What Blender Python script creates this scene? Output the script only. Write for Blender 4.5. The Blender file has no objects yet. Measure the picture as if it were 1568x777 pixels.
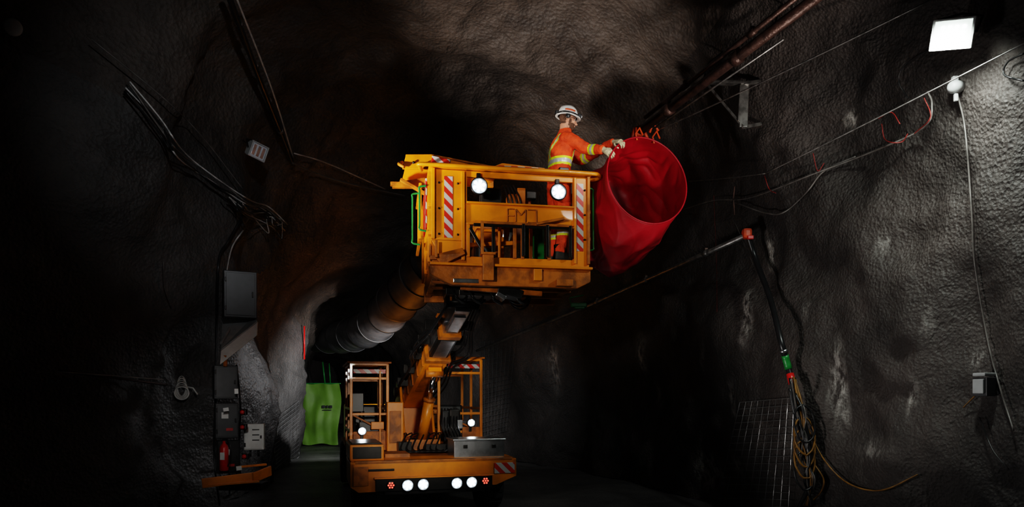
import bpy, bmesh, math, random
from mathutils import Vector, Matrix, noise, Euler
from mathutils.bvhtree import BVHTree
random.seed(7)
V=Vector
sc=bpy.context.scene
try:
    sc.view_settings.view_transform='Filmic'
    sc.view_settings.look='High Contrast'
except Exception as e: print(e)

# ------------------------------------------------------------------ materials
def newmat(name):
    m=bpy.data.materials.new(name); m.use_nodes=True
    nt=m.node_tree; nt.nodes.clear()
    out=nt.nodes.new('ShaderNodeOutputMaterial'); b=nt.nodes.new('ShaderNodeBsdfPrincipled')
    nt.links.new(b.outputs[0],out.inputs[0]); return m,nt,b
def mat(name,col,rough=.5,metal=0,dirt=.35,scale=6,bump=0,bscale=40,emit=None,estr=0,coat=0):
    m,nt,b=newmat(name); L=nt.links
    tc=nt.nodes.new('ShaderNodeTexCoord')
    n=nt.nodes.new('ShaderNodeTexNoise'); n.inputs['Scale'].default_value=scale; n.inputs['Detail'].default_value=6
    L.new(tc.outputs['Object'],n.inputs['Vector'])
    r=nt.nodes.new('ShaderNodeValToRGB'); L.new(n.outputs['Fac'],r.inputs['Fac'])
    c=V(col[:3]); d=c*(1-dirt)
    r.color_ramp.elements[0].position=.36; r.color_ramp.elements[0].color=(*d,1)
    r.color_ramp.elements[1].position=.58; r.color_ramp.elements[1].color=(*c,1)
    L.new(r.outputs[0],b.inputs['Base Color'])
    b.inputs['Roughness'].default_value=rough; b.inputs['Metallic'].default_value=metal
    if coat: b.inputs['Coat Weight'].default_value=coat
    if bump:
        n2=nt.nodes.new('ShaderNodeTexNoise'); n2.inputs['Scale'].default_value=bscale; n2.inputs['Detail'].default_value=4
        L.new(tc.outputs['Object'],n2.inputs['Vector'])
        bp=nt.nodes.new('ShaderNodeBump'); bp.inputs['Strength'].default_value=bump; bp.inputs['Distance'].default_value=.02
        L.new(n2.outputs['Fac'],bp.inputs['Height']); L.new(bp.outputs[0],b.inputs['Normal'])
    if emit:
        b.inputs['Emission Color'].default_value=(*emit,1); b.inputs['Emission Strength'].default_value=estr
    return m
def stripes(name,c1,c2,freq=9,vec=(1,1,1)):
    m,nt,b=newmat(name); L=nt.links
    tc=nt.nodes.new('ShaderNodeTexCoord')
    d=nt.nodes.new('ShaderNodeVectorMath'); d.operation='DOT_PRODUCT'; d.inputs[1].default_value=vec
    L.new(tc.outputs['Object'],d.inputs[0])
    a=nt.nodes.new('ShaderNodeMath'); a.operation='MULTIPLY'; a.inputs[1].default_value=freq; L.new(d.outputs['Value'],a.inputs[0])
    f=nt.nodes.new('ShaderNodeMath'); f.operation='FRACT'; L.new(a.outputs[0],f.inputs[0])
    g=nt.nodes.new('ShaderNodeMath'); g.operation='GREATER_THAN'; g.inputs[1].default_value=.5; L.new(f.outputs[0],g.inputs[0])
    mx=nt.nodes.new('ShaderNodeMix'); mx.data_type='RGBA'; L.new(g.outputs[0],mx.inputs[0])
    mx.inputs[6].default_value=(*c1,1); mx.inputs[7].default_value=(*c2,1)
    L.new(mx.outputs[2],b.inputs['Base Color']); b.inputs['Roughness'].default_value=.35
    return m
def rockmat(name,c0,c1,rough=.7,stain=False,bs=.8,sc1=9,dist=.07):
    m,nt,b=newmat(name); L=nt.links; N=nt.nodes.new
    tc=N('ShaderNodeTexCoord')
    n=N('ShaderNodeTexNoise'); n.inputs['Scale'].default_value=.7; n.inputs['Detail'].default_value=10; n.inputs['Roughness'].default_value=.65
    L.new(tc.outputs['Object'],n.inputs['Vector'])
    r=N('ShaderNodeValToRGB'); L.new(n.outputs['Fac'],r.inputs['Fac'])
    r.color_ramp.elements[0].position=.35; r.color_ramp.elements[0].color=(*c0,1)
    r.color_ramp.elements[1].position=.68; r.color_ramp.elements[1].color=(*c1,1)
    col=r.outputs[0]
    if stain:
        at=N('ShaderNodeAttribute'); at.attribute_name='stain'
        n3=N('ShaderNodeTexNoise'); n3.inputs['Scale'].default_value=14; n3.inputs['Detail'].default_value=8; n3.inputs['Roughness'].default_value=.7
        mp=N('ShaderNodeMapping'); mp.inputs['Scale'].default_value=(1,1,.35); L.new(tc.outputs['Object'],mp.inputs[0]); L.new(mp.outputs[0],n3.inputs['Vector'])
        ad=N('ShaderNodeMath'); ad.operation='MULTIPLY'; L.new(at.outputs['Fac'],ad.inputs[0])
        rr=N('ShaderNodeValToRGB'); rr.color_ramp.elements[0].position=.42; rr.color_ramp.elements[1].position=.62; L.new(n3.outputs['Fac'],rr.inputs['Fac'])
        L.new(rr.outputs[0],ad.inputs[1])
        mx=N('ShaderNodeMix'); mx.data_type='RGBA'; L.new(ad.outputs[0],mx.inputs[0]); L.new(col,mx.inputs[6]); mx.inputs[7].default_value=(.60,.58,.54,1)
        col=mx.outputs[2]
    L.new(col,b.inputs['Base Color']); b.inputs['Roughness'].default_value=rough
    b.inputs['Specular IOR Level'].default_value=.5
    a=N('ShaderNodeTexNoise'); a.inputs['Scale'].default_value=sc1; a.inputs['Detail'].default_value=8; a.inputs['Roughness'].default_value=.6
    L.new(tc.outputs['Object'],a.inputs['Vector'])
    vo=N('ShaderNodeTexVoronoi'); vo.inputs['Scale'].default_value=sc1*2.6; L.new(tc.outputs['Object'],vo.inputs['Vector'])
    s=N('ShaderNodeMath'); s.operation='MULTIPLY_ADD'; L.new(vo.outputs['Distance'],s.inputs[0]); s.inputs[1].default_value=.35; L.new(a.outputs['Fac'],s.inputs[2])
    bp=N('ShaderNodeBump'); bp.inputs['Strength'].default_value=bs; bp.inputs['Distance'].default_value=dist
    L.new(s.outputs[0],bp.inputs['Height']); L.new(bp.outputs[0],b.inputs['Normal'])
    return m

ROCK=rockmat('shotcrete_rock',(.028,.024,.022),(.082,.068,.062),.6,True,.9,12,.045)
ROCKC=rockmat('ceiling_rock',(.032,.026,.023),(.125,.104,.09),.56,False,.85,7,.055)
ROCKL=rockmat('left_rock',(.035,.033,.032),(.13,.122,.118),.52,False,.8,9,.045)
GRAVEL=rockmat('gravel_floor',(.06,.06,.062),(.26,.25,.245),.4,False,1,16)
YEL=mat('yellow_paint',(.82,.275,.006),.36,0,.28,3,.08,20,coat=.25)
YELD=mat('yellow_paint_worn',(.50,.16,.007),.48,0,.55,7,.2,30)
ORG=mat('orange_paint',(.62,.08,.015),.45)
BLK=mat('black_rubber',(.015,.015,.016),.35)
BLKS=mat('black_steel',(.03,.028,.026),.35,.6)
STEEL=mat('brushed_steel',(.55,.56,.58),.28,.95,.25,9)
GALV=mat('galvanised_pipe',(.36,.35,.34),.4,.8,.5,12)
RUST=mat('old_pipe',(.11,.062,.05),.42,.4,.5,10,.3)
CHROME=mat('chrome_rod',(.8,.8,.82),.12,1,.1)
GREY=mat('grey_enclosure',(.42,.43,.43),.45,0,.2)
DGREY=mat('dark_grey_enclosure',(.05,.05,.052),.4,0,.3)
WHITE=mat('white_plastic',(.70,.70,.68),.4,0,.15)
REDP=mat('red_plastic',(.55,.02,.015),.35,0,.2)
GRN=mat('green_paint',(.015,.22,.045),.4,0,.2)
TYRE=mat('tyre_rubber',(.02,.02,.021),.8,0,.3,8,.5)
CHEV=stripes('hazard_stripe',(.50,.03,.015),(.45,.45,.43),7,(1,.6,1))
CHEVT=stripes('hazard_tape',(.55,.03,.015),(.5,.5,.48),6,(1,1,1))
LAMP=mat('lamp_glass_lit',(.9,.95,1),.3,0,0,emit=(.86,.95,1),estr=60)
LAMPH=mat('lamp_reflector_lit',(.8,.85,.9),.2,.6,0,emit=(.62,.82,1),estr=1.4)
LAMPB=mat('floodlight_led_lit',(.9,.95,1),.3,0,0,emit=(.93,1,.93),estr=40)
LAMPBH=mat('floodlight_reflector_lit',(.8,.85,.8),.25,.4,0,emit=(.80,1,.86),estr=1.8)
LAMPR=mat('red_marker_lens',(.6,.02,.02),.3,0,0,emit=(1,.08,.05),estr=3)
LAMPOFF=mat('unlit_lamp_glass',(.55,.6,.65),.12,0,.1)
DUCTR=mat('red_duct_fabric',(.38,.002,.013),.48,0,.25,3,.12,26)
DUCTG=mat('grey_vent_fabric',(.085,.085,.088),.5,0,.4,3,.3,10)
DUCTB=mat('grey_vent_band',(.12,.12,.122),.45,0,.3)
CURT=mat('green_tarp',(.15,.29,.035),.55,0,.2,2,.15,9)
HOSEY=mat('yellow_hose',(.24,.12,.02),.5,0,.4,12)
WIRE=mat('galvanised_wire',(.40,.40,.40),.4,.7,.2)
WIREB=mat('dimmed_wire',(.20,.20,.20),.45,.6,.3)  # mesh wire darkened in colour so the panel behind the truck looks dim
COPPERW=mat('red_wire',(.22,.02,.015),.5)
CABLE=mat('pale_cable',(.15,.138,.13),.35,0,.4,12)
CABLEL=mat('light_sheathed_cable',(.50,.49,.48),.28,0,.3,12)
OV=mat('orange_coverall',(.85,.085,.012),.75,0,.3,9,.5,35)
HV=mat('hivis_yellow_tape',(.72,.85,.03),.5,0,.1)
SLV=mat('silver_reflective_tape',(.55,.57,.58),.35,.2,.1)
SKIN=mat('skin',(.55,.27,.18),.5,0,.15,20)
BEARD=mat('brown_beard',(.12,.06,.035),.8,0,.4,60,.6,120)
HATW=mat('white_hard_hat',(.78,.78,.76),.3,0,.12,coat=.3)
GLOVE=mat('cream_glove',(.62,.55,.36),.7,0,.35,25,.4,60)
BOOT=mat('black_boot',(.03,.025,.02),.6)

# ------------------------------------------------------------------ modelling kit
class Part:
    def __init__(s,name): s.name=name; s.bm=bmesh.new(); s.mats=[]
    def mi(s,m):
        if m not in s.mats: s.mats.append(m)
        return s.mats.index(m)
    def add(s,tb,m,M=None,smooth=False):
        if M is not None: tb.transform(M)
        i=s.mi(m)
        bmesh.ops.recalc_face_normals(tb,faces=tb.faces)
        for f in tb.faces: f.material_index=i; f.smooth=smooth
        me=bpy.data.meshes.new('t'); tb.to_mesh(me); tb.free(); s.bm.from_mesh(me); bpy.data.meshes.remove(me)
    def box(s,c,size,m,rot=(0,0,0),bev=.008,M=None):
        tb=bmesh.new(); bmesh.ops.create_cube(tb,size=1)
        bmesh.ops.scale(tb,vec=V(size),verts=tb.verts)
        b=min(bev,.3*min(size))
        if b>.0005: bmesh.ops.bevel(tb,geom=tb.edges[:],offset=b,segments=2,affect='EDGES',profile=.6)
        MM=Matrix.Translation(V(c))@Euler(rot).to_matrix().to_4x4() if M is None else M
        s.add(tb,m,MM)
    def beam(s,a,b,w,h,m,up=(0,0,1),bev=.006):
        a=V(a);b=V(b);x=(b-a);L=x.length;x.normalize();u=V(up)
        if abs(x.dot(u))>.98:u=V((0,1,0))
        y=u.cross(x).normalized();z=x.cross(y)
        M=Matrix((x,y,z)).transposed().to_4x4();M.translation=(a+b)/2
        s.box((0,0,0),(L,w,h),m,bev=bev,M=M)
    def plate(s,pts,n,th,m,bev=.004):
        tb=bmesh.new(); vs=[tb.verts.new(V(p)) for p in pts]
        f=tb.faces.new(vs)
        r=bmesh.ops.extrude_face_region(tb,geom=[f]); nv=[g for g in r['geom'] if isinstance(g,bmesh.types.BMVert)]
        bmesh.ops.translate(tb,vec=V(n).normalized()*th,verts=nv)
        bmesh.ops.recalc_face_normals(tb,faces=tb.faces)
        if bev: bmesh.ops.bevel(tb,geom=tb.edges[:],offset=min(bev,th*.3),segments=1,affect='EDGES')
        s.add(tb,m)
    def tube(s,pts,r,m,seg=10,closed=False,caps=True):
        pts=[V(p) for p in pts]; n=len(pts)
        if not hasattr(r,'__len__'): r=[r]*n
        tb=bmesh.new(); rings=[]; prev=None
        for i,p in enumerate(pts):
            if closed: t=pts[(i+1)%n]-pts[i-1]
            else: t=pts[min(i+1,n-1)]-pts[max(i-1,0)]
            if t.length<1e-9:t=V((0,0,1))
            t.normalize()
            if prev is None:
                a=V((0,0,1)) if abs(t.z)<.9 else V((0,1,0))
                u=a.cross(t).normalized()
            else:
                u=prev-t*prev.dot(t)
                if u.length<1e-6:u=t.orthogonal()
                u.normalize()
            prev=u; w=t.cross(u)
            rings.append([tb.verts.new(p+(u*math.cos(2*math.pi*k/seg)+w*math.sin(2*math.pi*k/seg))*r[i]) for k in range(seg)])
        for i in range(n if closed else n-1):
            A=rings[i];B=rings[(i+1)%n]
            for k in range(seg):
                tb.faces.new((A[k],A[(k+1)%seg],B[(k+1)%seg],B[k]))
        if not closed and caps:
            tb.faces.new(rings[0]);tb.faces.new(rings[-1][::-1])
        s.add(tb,m,smooth=seg>4)
    def cyl(s,a,b,r,m,r2=None,seg=20): s.tube([a,b],[r,r if r2 is None else r2],m,seg)
    def loft(s,secs,m,seg=20):
        tb=bmesh.new(); R=[]
        for c,u,w,ru,rw in secs:
            R.append([tb.verts.new(V(c)+V(u)*math.cos(2*math.pi*k/seg)*ru+V(w)*math.sin(2*math.pi*k/seg)*rw) for k in range(seg)])
        for A,B in zip(R,R[1:]):
            for k in range(seg): tb.faces.new((A[k],A[(k+1)%seg],B[(k+1)%seg],B[k]))
        tb.faces.new(R[0]);tb.faces.new(R[-1][::-1]); s.add(tb,m,smooth=True)
    def ball(s,c,r,m,U=None,sub=3):
        tb=bmesh.new(); bmesh.ops.create_icosphere(tb,subdivisions=sub,radius=1)
        if not hasattr(r,'__len__'): r=(r,r,r)
        M=Matrix.Diagonal(V((*r,1)))
        if U is not None: M=U.to_4x4()@M
        s.add(tb,m,Matrix.Translation(V(c))@M,smooth=True)
    def lathe(s,prof,o,ax,m,seg=28):
        ax=V(ax).normalized();u=ax.orthogonal().normalized();w=ax.cross(u)
        tb=bmesh.new();R=[]
        for r,h in prof: R.append([tb.verts.new(V(o)+ax*h+(u*math.cos(2*math.pi*k/seg)+w*math.sin(2*math.pi*k/seg))*max(r,.0005)) for k in range(seg)])
        for A,B in zip(R,R[1:]):
            for k in range(seg): tb.faces.new((A[k],A[(k+1)%seg],B[(k+1)%seg],B[k]))
        tb.faces.new(R[0]);tb.faces.new(R[-1][::-1]); s.add(tb,m,smooth=True)
    def lamp(s,x,y,z,r):
        # housing, bezel, glowing reflector bowl and a cluster of hot LEDs, facing -Y
        s.lathe([(r*.6,-.06),(r*.95,-.04),(r*1.12,.0),(r*1.12,.035),(r*1.0,.035),(r*.97,.02)],(x,y,z),(0,-1,0),BLK)
        s.lathe([(r*.97,.018),(r*.9,.022),(.0,.024)],(x,y,z),(0,-1,0),LAMPH,24)
        s.ball((x,y-.028,z),(r*.36,.008,r*.36),LAMP,sub=2)
        for k in range(6):
            a=k*math.pi/3+.3; s.ball((x+r*.62*math.cos(a),y-.027,z+r*.62*math.sin(a)),(r*.20,.007,r*.20),LAMP,sub=2)
    def finish(s,parent=None,M=None):
        me=bpy.data.meshes.new(s.name); s.bm.to_mesh(me); s.bm.free()
        for m in s.mats: me.materials.append(m)
        o=bpy.data.objects.new(s.name,me); sc.collection.objects.link(o)
        if parent: o.parent=parent
        if M is not None:o.matrix_world=M
        return o
def empty(name,loc=(0,0,0),yaw=0):
    e=bpy.data.objects.new(name,None); e.location=loc; e.rotation_euler=(0,0,yaw); sc.collection.objects.link(e); e.empty_display_size=.2; return e
def catmull(P,n=8):
    P=[V(p) for p in P]
    if len(P)<3: return [P[0].lerp(P[-1],i/n) for i in range(n+1)]
    Q=[2*P[0]-P[1]]+P+[2*P[-1]-P[-2]]; out=[]
    for i in range(1,len(Q)-2):
        a,b,c,d=Q[i-1:i+3]
        for k in range(n):
            t=k/n; out.append(.5*((2*b)+(c-a)*t+(2*a-5*b+4*c-d)*t*t+(3*b-a-3*c+d)*t**3))
    out.append(P[-1]); return out
def sag(a,b,s,n=14):
    a=V(a);b=V(b); return [a.lerp(b,i/n)-V((0,0,4*s*(i/n)*(1-i/n))) for i in range(n+1)]

# ------------------------------------------------------------------ camera (level, rising-front lens)
CZ=1.7; K=.00095663
cd=bpy.data.cameras.new('camera'); cam=bpy.data.objects.new('camera',cd); sc.collection.objects.link(cam)
cam.location=(0,0,CZ); cam.rotation_euler=(math.pi/2,0,0); cd.sensor_width=36; cd.clip_end=200
cd.lens=24; cd.shift_y=.1396
sc.camera=cam
def P(dx,dy,D): return V(((dx-784)*K*D,D,CZ+(607.6-dy)*K*D))   # image pixel + chosen depth -> world metres

# ------------------------------------------------------------------ cavern
TH=math.radians(17); CA,SA=math.cos(TH),math.sin(TH)
def tw(s,v,z): return V((s*CA-v*SA, s*SA+v*CA, z))
def interp(keys,x):
    if x<=keys[0][0]: return keys[0][1]
    for (a,b),(c,d) in zip(keys,keys[1:]):
        if x<=c:
            t=(x-a)/(c-a); t=t*t*(3-2*t); return b+(d-b)*t
    return keys[-1][1]
SL=[(-5,-6.5),(5,-6.5),(8,-5),(10,-2.2),(11.5,-1.0),(15,-.6),(22,-.1),(30,0),(44,-1.5)]
SR=[(-5,6.1),(14,6.1),(17,5.4),(21,4.5),(27,4),(44,2.5)]
HH=[(-5,7.4),(11,7.4),(13,6.9),(15.5,5.3),(18,4.6),(24,4.25),(44,4)]
NU=380
vs=[]; v=-5
while v<44:
    vs.append(v); v+= .075 if 3<=v<16.5 else .3
def profile(v):
    a=interp(SL,v);b=interp(SR,v);H=interp(HH,v);c=(a+b)/2;r=(b-a)/2;n=3.4
    pts=[]
    for i in range(241):
        ph=math.pi*(1-i/240); co=math.cos(ph);si=math.sin(ph)
        pts.append((c+r*math.copysign(abs(co)**(2/n),co),H*abs(si)**(2/n)))
    L=[0]
    for p,q in zip(pts,pts[1:]): L.append(L[-1]+math.hypot(q[0]-p[0],q[1]-p[1]))
    out=[];j=0
    for k in range(NU+1):
        t=L[-1]*k/NU
        while j<len(L)-2 and L[j+1]<t: j+=1
        u=(t-L[j])/max(L[j+1]-L[j],1e-9)
        out.append((pts[j][0]+(pts[j+1][0]-pts[j][0])*u,pts[j][1]+(pts[j+1][1]-pts[j][1])*u))
    return out,c,H
def rough(p):
    a=noise.noise(p*.33+V((3,1,7)))*.60+noise.noise(p*.85+V((9,2,1)))*.24
    r=noise.noise(p*1.7); a+=(abs(r)-.2)*.12+noise.noise(p*4.3)*.035+noise.noise(p*9)*.016
    return a
grid=[]
for v in vs:
    pr,c,H=profile(v); row=[]
    for (s,z) in pr:
        p=tw(s,v,z)
        n=V((c-s, (H*.45-z))); 
        if z<H*.45: n=V((c-s,0))
        n.normalize(); a=rough(p)
        row.append(tw(s-n.x*a,v,z-(n.y*a)))
    grid.append(row)
def shell(name,k0,k1,m):
    me=bpy.data.meshes.new(name); w=k1-k0+1
    verts=[grid[i][k] for i in range(len(vs)) for k in range(k0,k1+1)]
    faces=[(i*w+k,i*w+k+1,(i+1)*w+k+1,(i+1)*w+k) for i in range(len(vs)-1) for k in range(w-1)]
    me.from_pydata(verts,[],faces); me.materials.append(m)
    for p in me.polygons:p.use_smooth=True
    o=bpy.data.objects.new(name,me); sc.collection.objects.link(o); return o,verts,faces
kl=int(NU*.27);kr=int(NU*.71)
wl=shell('wall_left',0,kl,ROCKL); ce=shell('ceiling',kl,kr,ROCKC); wr=shell('wall_right',kr,NU,ROCK)
allv=[p for r in grid for p in r]; W_=NU+1
BV=BVHTree.FromPolygons(allv,[(i*W_+k,i*W_+k+1,(i+1)*W_+k+1,(i+1)*W_+k) for i in range(len(vs)-1) for k in range(NU)])
CAMP=V((0,0,CZ))
def W(dx,dy,off=.05,ret=False):
    """image-pixel ray hit, standing `off` clear of the rock face"""
    d=(P(dx,dy,1)-CAMP).normalized(); h,n,i,dist=BV.ray_cast(CAMP,d)
    if h is None: h=CAMP+d*20;n=-d
    if n.dot(d)>0:n=-n
    q=h-d*(off/max(.35,-n.dot(d)))
    return (q,n) if ret else q
def clearline(A_,D0,B_,D1,clear):
    """straight run between two image pixels, brought forward until it clears the rock"""
    f=1.0
    for _ in range(60):
        ok=True
        for i in range(25):
            t=i/24; w0=1/(D0*f); w1=1/(D1*f)
            x=A_[0]+(B_[0]-A_[0])*t; y=A_[1]+(B_[1]-A_[1])*t; D=1/(w0+(w1-w0)*t)
            if D>W(x,y,0).y-clear: ok=False;break
        if ok: break
        f*=.985
    return P(A_[0],A_[1],D0*f),P(B_[0],B_[1],D1*f)
# mineral deposits on right wall
me=wr[0].data; at=me.attributes.new('stain','FLOAT','POINT')
STR=[(1143,480,8,60,1),(1137,520,4,40,.6),(1286,585,9,75,1),(1290,640,5,40,.6),(1181,385,7,48,.9),(1354,372,5,30,.6),(1303,182,6,16,.8),(1088,722,20,40,1),(1400,612,6,40,.6),
 (982,555,7,60,.7),(1122,610,5,50,.6),(1493,552,5,16,.9),(1335,690,30,30,.2),(1232,470,3,30,.3),(850,560,8,70,.35),(1010,600,5,60,.4),(1420,500,4,40,.3),(1075,560,3,80,.35),(1130,715,15,30,.7)]
SS=[]
for dx,dy,w,h,a in STR:
    q=W(dx,dy,0); kk=q.y*K; SS.append((q,w*kk*1.15,h*kk*.62,a))
vals=[]
for p in wr[1]:
    t=0
    for q,w,h,a in SS:
        dz=p.z-q.z
        if abs(dz)<h*1.6:
            dd=math.hypot(p.x-q.x,p.y-q.y)
            if dd<w*3: t=max(t,a*math.exp(-(dd/w)**2-(dz/h)**2*1.3))
    vals.append(min(1,t*1.6))
at.data.foreach_set('value',vals)
# floor
bm=bmesh.new(); rows=[]
for i in range(0,99):
    v=-5+i*.5; rows.append([bm.verts.new(tw(-8+k*.3,v,0)+V((0,0,noise.noise(V((k*.3,v,0))*.8)*.05+noise.noise(V((k,v*3,5)))*.025-.02))) for k in range(52)])
for A,B in zip(rows,rows[1:]):
    for k in range(51): bm.faces.new((A[k],A[k+1],B[k+1],B[k]))
me=bpy.data.meshes.new('floor'); bm.to_mesh(me); bm.free(); me.materials.append(GRAVEL)
for p in me.polygons:p.use_smooth=True
fl=bpy.data.objects.new('floor',me); sc.collection.objects.link(fl)
for nm,i in (('wall_back',0),('wall_end',-1)):
    me=bpy.data.meshes.new(nm); r=grid[i]; me.from_pydata(r,[],[tuple(range(len(r)))]); me.materials.append(ROCKC)
    o=bpy.data.objects.new(nm,me); sc.collection.objects.link(o)

# ------------------------------------------------------------------ truck
TY=math.radians(16.5); TO=V((-1.05,9.45,0))
truck=empty('boom_lift_truck',TO,TY)
TM=Matrix.Translation(TO)@Matrix.Rotation(TY,4,'Z'); TI=TM.inverted()
p=Part('chassis')
p.box((0,3.3,.62),(1.3,6.4,.34),BLKS)
p.box((0,.65,.80),(2.2,1.3,.05),YELD); p.box((0,3.4,.80),(2.1,4.3,.06),YELD)
p.plate([(-1.16,0,.48),(-1.16,0,.79),(1.16,0,.79),(1.16,0,.56),(.86,0,.44),(-1.05,0,.40)],(0,1,0),.05,YEL)
p.plate([(-1.16,0,.79),(1.16,0,.79),(1.08,.3,.83),(-1.1,.3,.83)],(0,0,1),.02,YEL)
p.plate([(-1.16,0,.48),(-1.16,0,.79),(-1.16,.95,.82),(-1.16,.95,.5)],(1,0,0),.05,YEL)
p.plate([(1.16,0,.56),(1.16,0,.79),(1.16,.95,.82),(1.16,.95,.55)],(-1,0,0),.05,YEL)
p.box((-.02,-.035,.50),(1.62,.05,.17),BLKS)
p.box((-.02,-.05,.595),(1.66,.09,.02),YEL)
p.box((.98,-.012,.68),(.30,.012,.15),CHEVT)
p.box((-1.02,.0,.62),(.2,.03,.26),YELD)
p.box((-.75,-.01,.70),(.35,.02,.03),BLKS)
p.box((0,.35,.45),(1.4,.6,.2),BLKS)
p.finish(truck)
p=Part('headlights')
for x,z in ((-.41,.495),(-.20,.50),(.265,.50),(.475,.505)): p.lamp(x,-.10,z,.074)
for x,z in ((-.63,.50),(.68,.515)):
    p.lathe([(.06,0),(.06,.03),(.05,.035)],(x,-.06,z),(0,-1,0),BLK)
    for k in range(7):
        a=k*math.pi/3; rr=0 if k==6 else .034
        p.ball((x+rr*math.cos(a),-.10,z+rr*math.sin(a)),.013,LAMPR,sub=1)
p.finish(truck)
p=Part('fender_left')
p.box((-.93,.6,.93),(.46,1.0,.22),YEL,bev=.02); p.box((-.93,.09,.93),(.38,.02,.16),BLKS); p.box((-.5,.5,.86),(.35,.5,.07),YELD)
p.box((-.93,.6,1.05),(.40,.9,.02),BLKS)
p.box((.98,1.25,.92),(.36,.5,.2),YEL,bev=.02)
p.finish(truck)
p=Part('steel_toolbox')
p.box((.66,.42,.94),(.74,.5,.24),STEEL,bev=.01); p.box((.66,.42,1.075),(.78,.54,.03),STEEL,bev=.01)
p.box((.45,.16,.98),(.06,.02,.05),BLKS); p.box((.87,.16,.98),(.06,.02,.05),BLKS)
p.finish(truck)
def cage(name,x0,x1,y0,y1,zt,lx,lz):
    p=Part(name); r=.045
    for x in (x0,x1):
        for y in (y0,(y0+y1)/2,y1): p.beam((x,y,.82),(x,y,zt),r,r,YEL)
    for z in (zt,zt-.22,1.42,1.12):
        for y in (y0,y1): p.beam((x0,y,z),(x1,y,z),r*.9,r*.9,YEL)
    for z in (zt,1.5,1.15):
        for x in (x0,x1): p.beam((x,y0,z),(x,y1,z),r*.9,r*.9,YEL)
    p.beam((x0,y0,1.42),(x1,y0,1.12),.03,.03,YELD)
    p.box(((x0+x1)/2,(y0+y1)/2,zt+.03),(x1-x0+.12,y1-y0+.1,.03),YELD)
    p.box(((x0+x1)/2,y0-.03,zt-.11),(x1-x0-.06,.015,.07),CHEVT)
    p.box(((x0+x1)/2,y0+.75,1.25),(.4,.12,.6),BLK,rot=(-.15,0,0),bev=.04)
    p.box(((x0+x1)/2,y0+.5,1.0),(.42,.45,.14),BLK,bev=.04)
    p.box(((x0+x1)/2,y0+.12,1.12),(.3,.12,.35),DGREY)
    p.cyl(((x0+x1)/2-.08,y0+.2,1.3),((x0+x1)/2-.08,y0+.14,1.46),.015,BLK)
    p.lamp(lx,y0-.10,lz,.06)
    p.box((lx,y0-.03,lz-.1),(.05,.04,.1),BLKS)
    return p
p=cage('operator_cage',-1.06,-.50,1.55,3.0,2.2,-.9,1.16)
p.beam((-.62,1.5,.82),(-.62,1.5,2.1),.03,.03,YEL); p.box((-.78,1.52,1.0),(.5,.03,.3),YELD); p.box((-.66,1.5,1.24),(.2,.05,.12),YEL)
p.box((-.95,1.9,1.6),(.2,.2,.3),DGREY)
p.finish(truck)
p=cage('control_cage',.32,1.02,1.55,3.0,2.3,.83,1.27)
p.box((.55,1.46,1.22),(.18,.2,.55),BLKS,bev=.03); p.box((.40,1.42,1.3),(.12,.14,.35),BLK,bev=.03); p.box((.62,1.35,1.25),(.1,.02,.14),STEEL)
p.box((.85,1.52,1.05),(.3,.03,.3),YELD)
for i in range(6):
    x=.35+.05*i; p.tube(catmull([(x,1.45,1.5),(x-.03,1.3,1.25),(x+.04,1.3,1.0),(x-.1,1.4,.85)]),.012,BLK,6)
p.finish(truck)
p=Part('turret')
p.cyl((0,1.95,.82),(0,1.95,.95),.5,YELD,seg=36); p.cyl((0,1.95,.95),(0,1.95,1.0),.42,YEL,seg=36)
for x in (-.26,.22):
    p.plate([(x,1.45,1.0),(x,2.6,1.0),(x,2.6,1.5),(x,2.4,1.95),(x,2.05,1.98),(x,1.75,1.5)],(1,0,0),.04,YEL)
p.box((0,2.5,1.3),(.42,.1,.6),YEL); p.cyl((-.32,2.2,1.78),(.32,2.2,1.78),.07,STEEL)
p.box((-.40,1.5,1.22),(.26,.30,.78),YEL,bev=.015); p.box((-.40,1.34,1.22),(.18,.02,.5),YELD)
p.box((0,1.3,.93),(.5,.3,.2),YELD); p.cyl((-.16,1.28,1.0),(.16,1.28,1.0),.05,BLKS)
p.box((-.28,1.2,.92),(.2,.2,.16),BLKS); p.box((.2,1.1,.9),(.35,.15,.12),BLKS)
for i in range(7):
    x=-.3+.09*i; p.tube(catmull([(x,1.7,1.05),(x+.05,1.2,1.12),(x-.06,1.0,.9),(x+.1,.9,.86),(x+.3,1.1,.88)]),.012,BLK,6)
p.finish(truck)
# boom
A=TI@V((-1.67,11.56,1.78)); B=TI@V((-.66,9.0,2.94)); d=(B-A).normalized()
yb=V((0,0,1)).cross(d).normalized(); zb=d.cross(yb)
p=Part('boom')
p.beam(A-d*.25,A+d*1.62,.34,.40,YEL,bev=.02)
p.beam(A+d*1.56,A+d*1.66,.39,.45,YELD,bev=.02)
p.beam(A+d*1.6,A+d*2.3,.28,.33,BLKS,bev=.015)
p.beam(A+d*2.25,A+d*2.36,.32,.37,YELD,bev=.01)
p.beam(A+d*2.3,B,.22,.27,STEEL,bev=.012)
for t0,t1,w_ in ((.5,1.5,.20),(1.68,2.22,.2),(2.4,2.85,.16)):
    o_=.21 if t0<1.5 else .175 if t0<2 else .145
    p.beam(A+d*t0-zb*o_,A+d*t1-zb*o_,w_,.02,STEEL if t0>1 else YELD)
for sg in (-1,1):
    p.beam(A+d*1.7+yb*sg*.146,A+d*2.2+yb*sg*.146,.012,.2,STEEL)
    for t in (.0,.35,.7,1.05,1.4): p.beam(A+d*t+yb*sg*.175-zb*.19,A+d*t+yb*sg*.175+zb*.19,.03,.02,YELD)
C0=V((0,1.28,1.0)); C1=A+d*1.35-zb*.28
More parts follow.
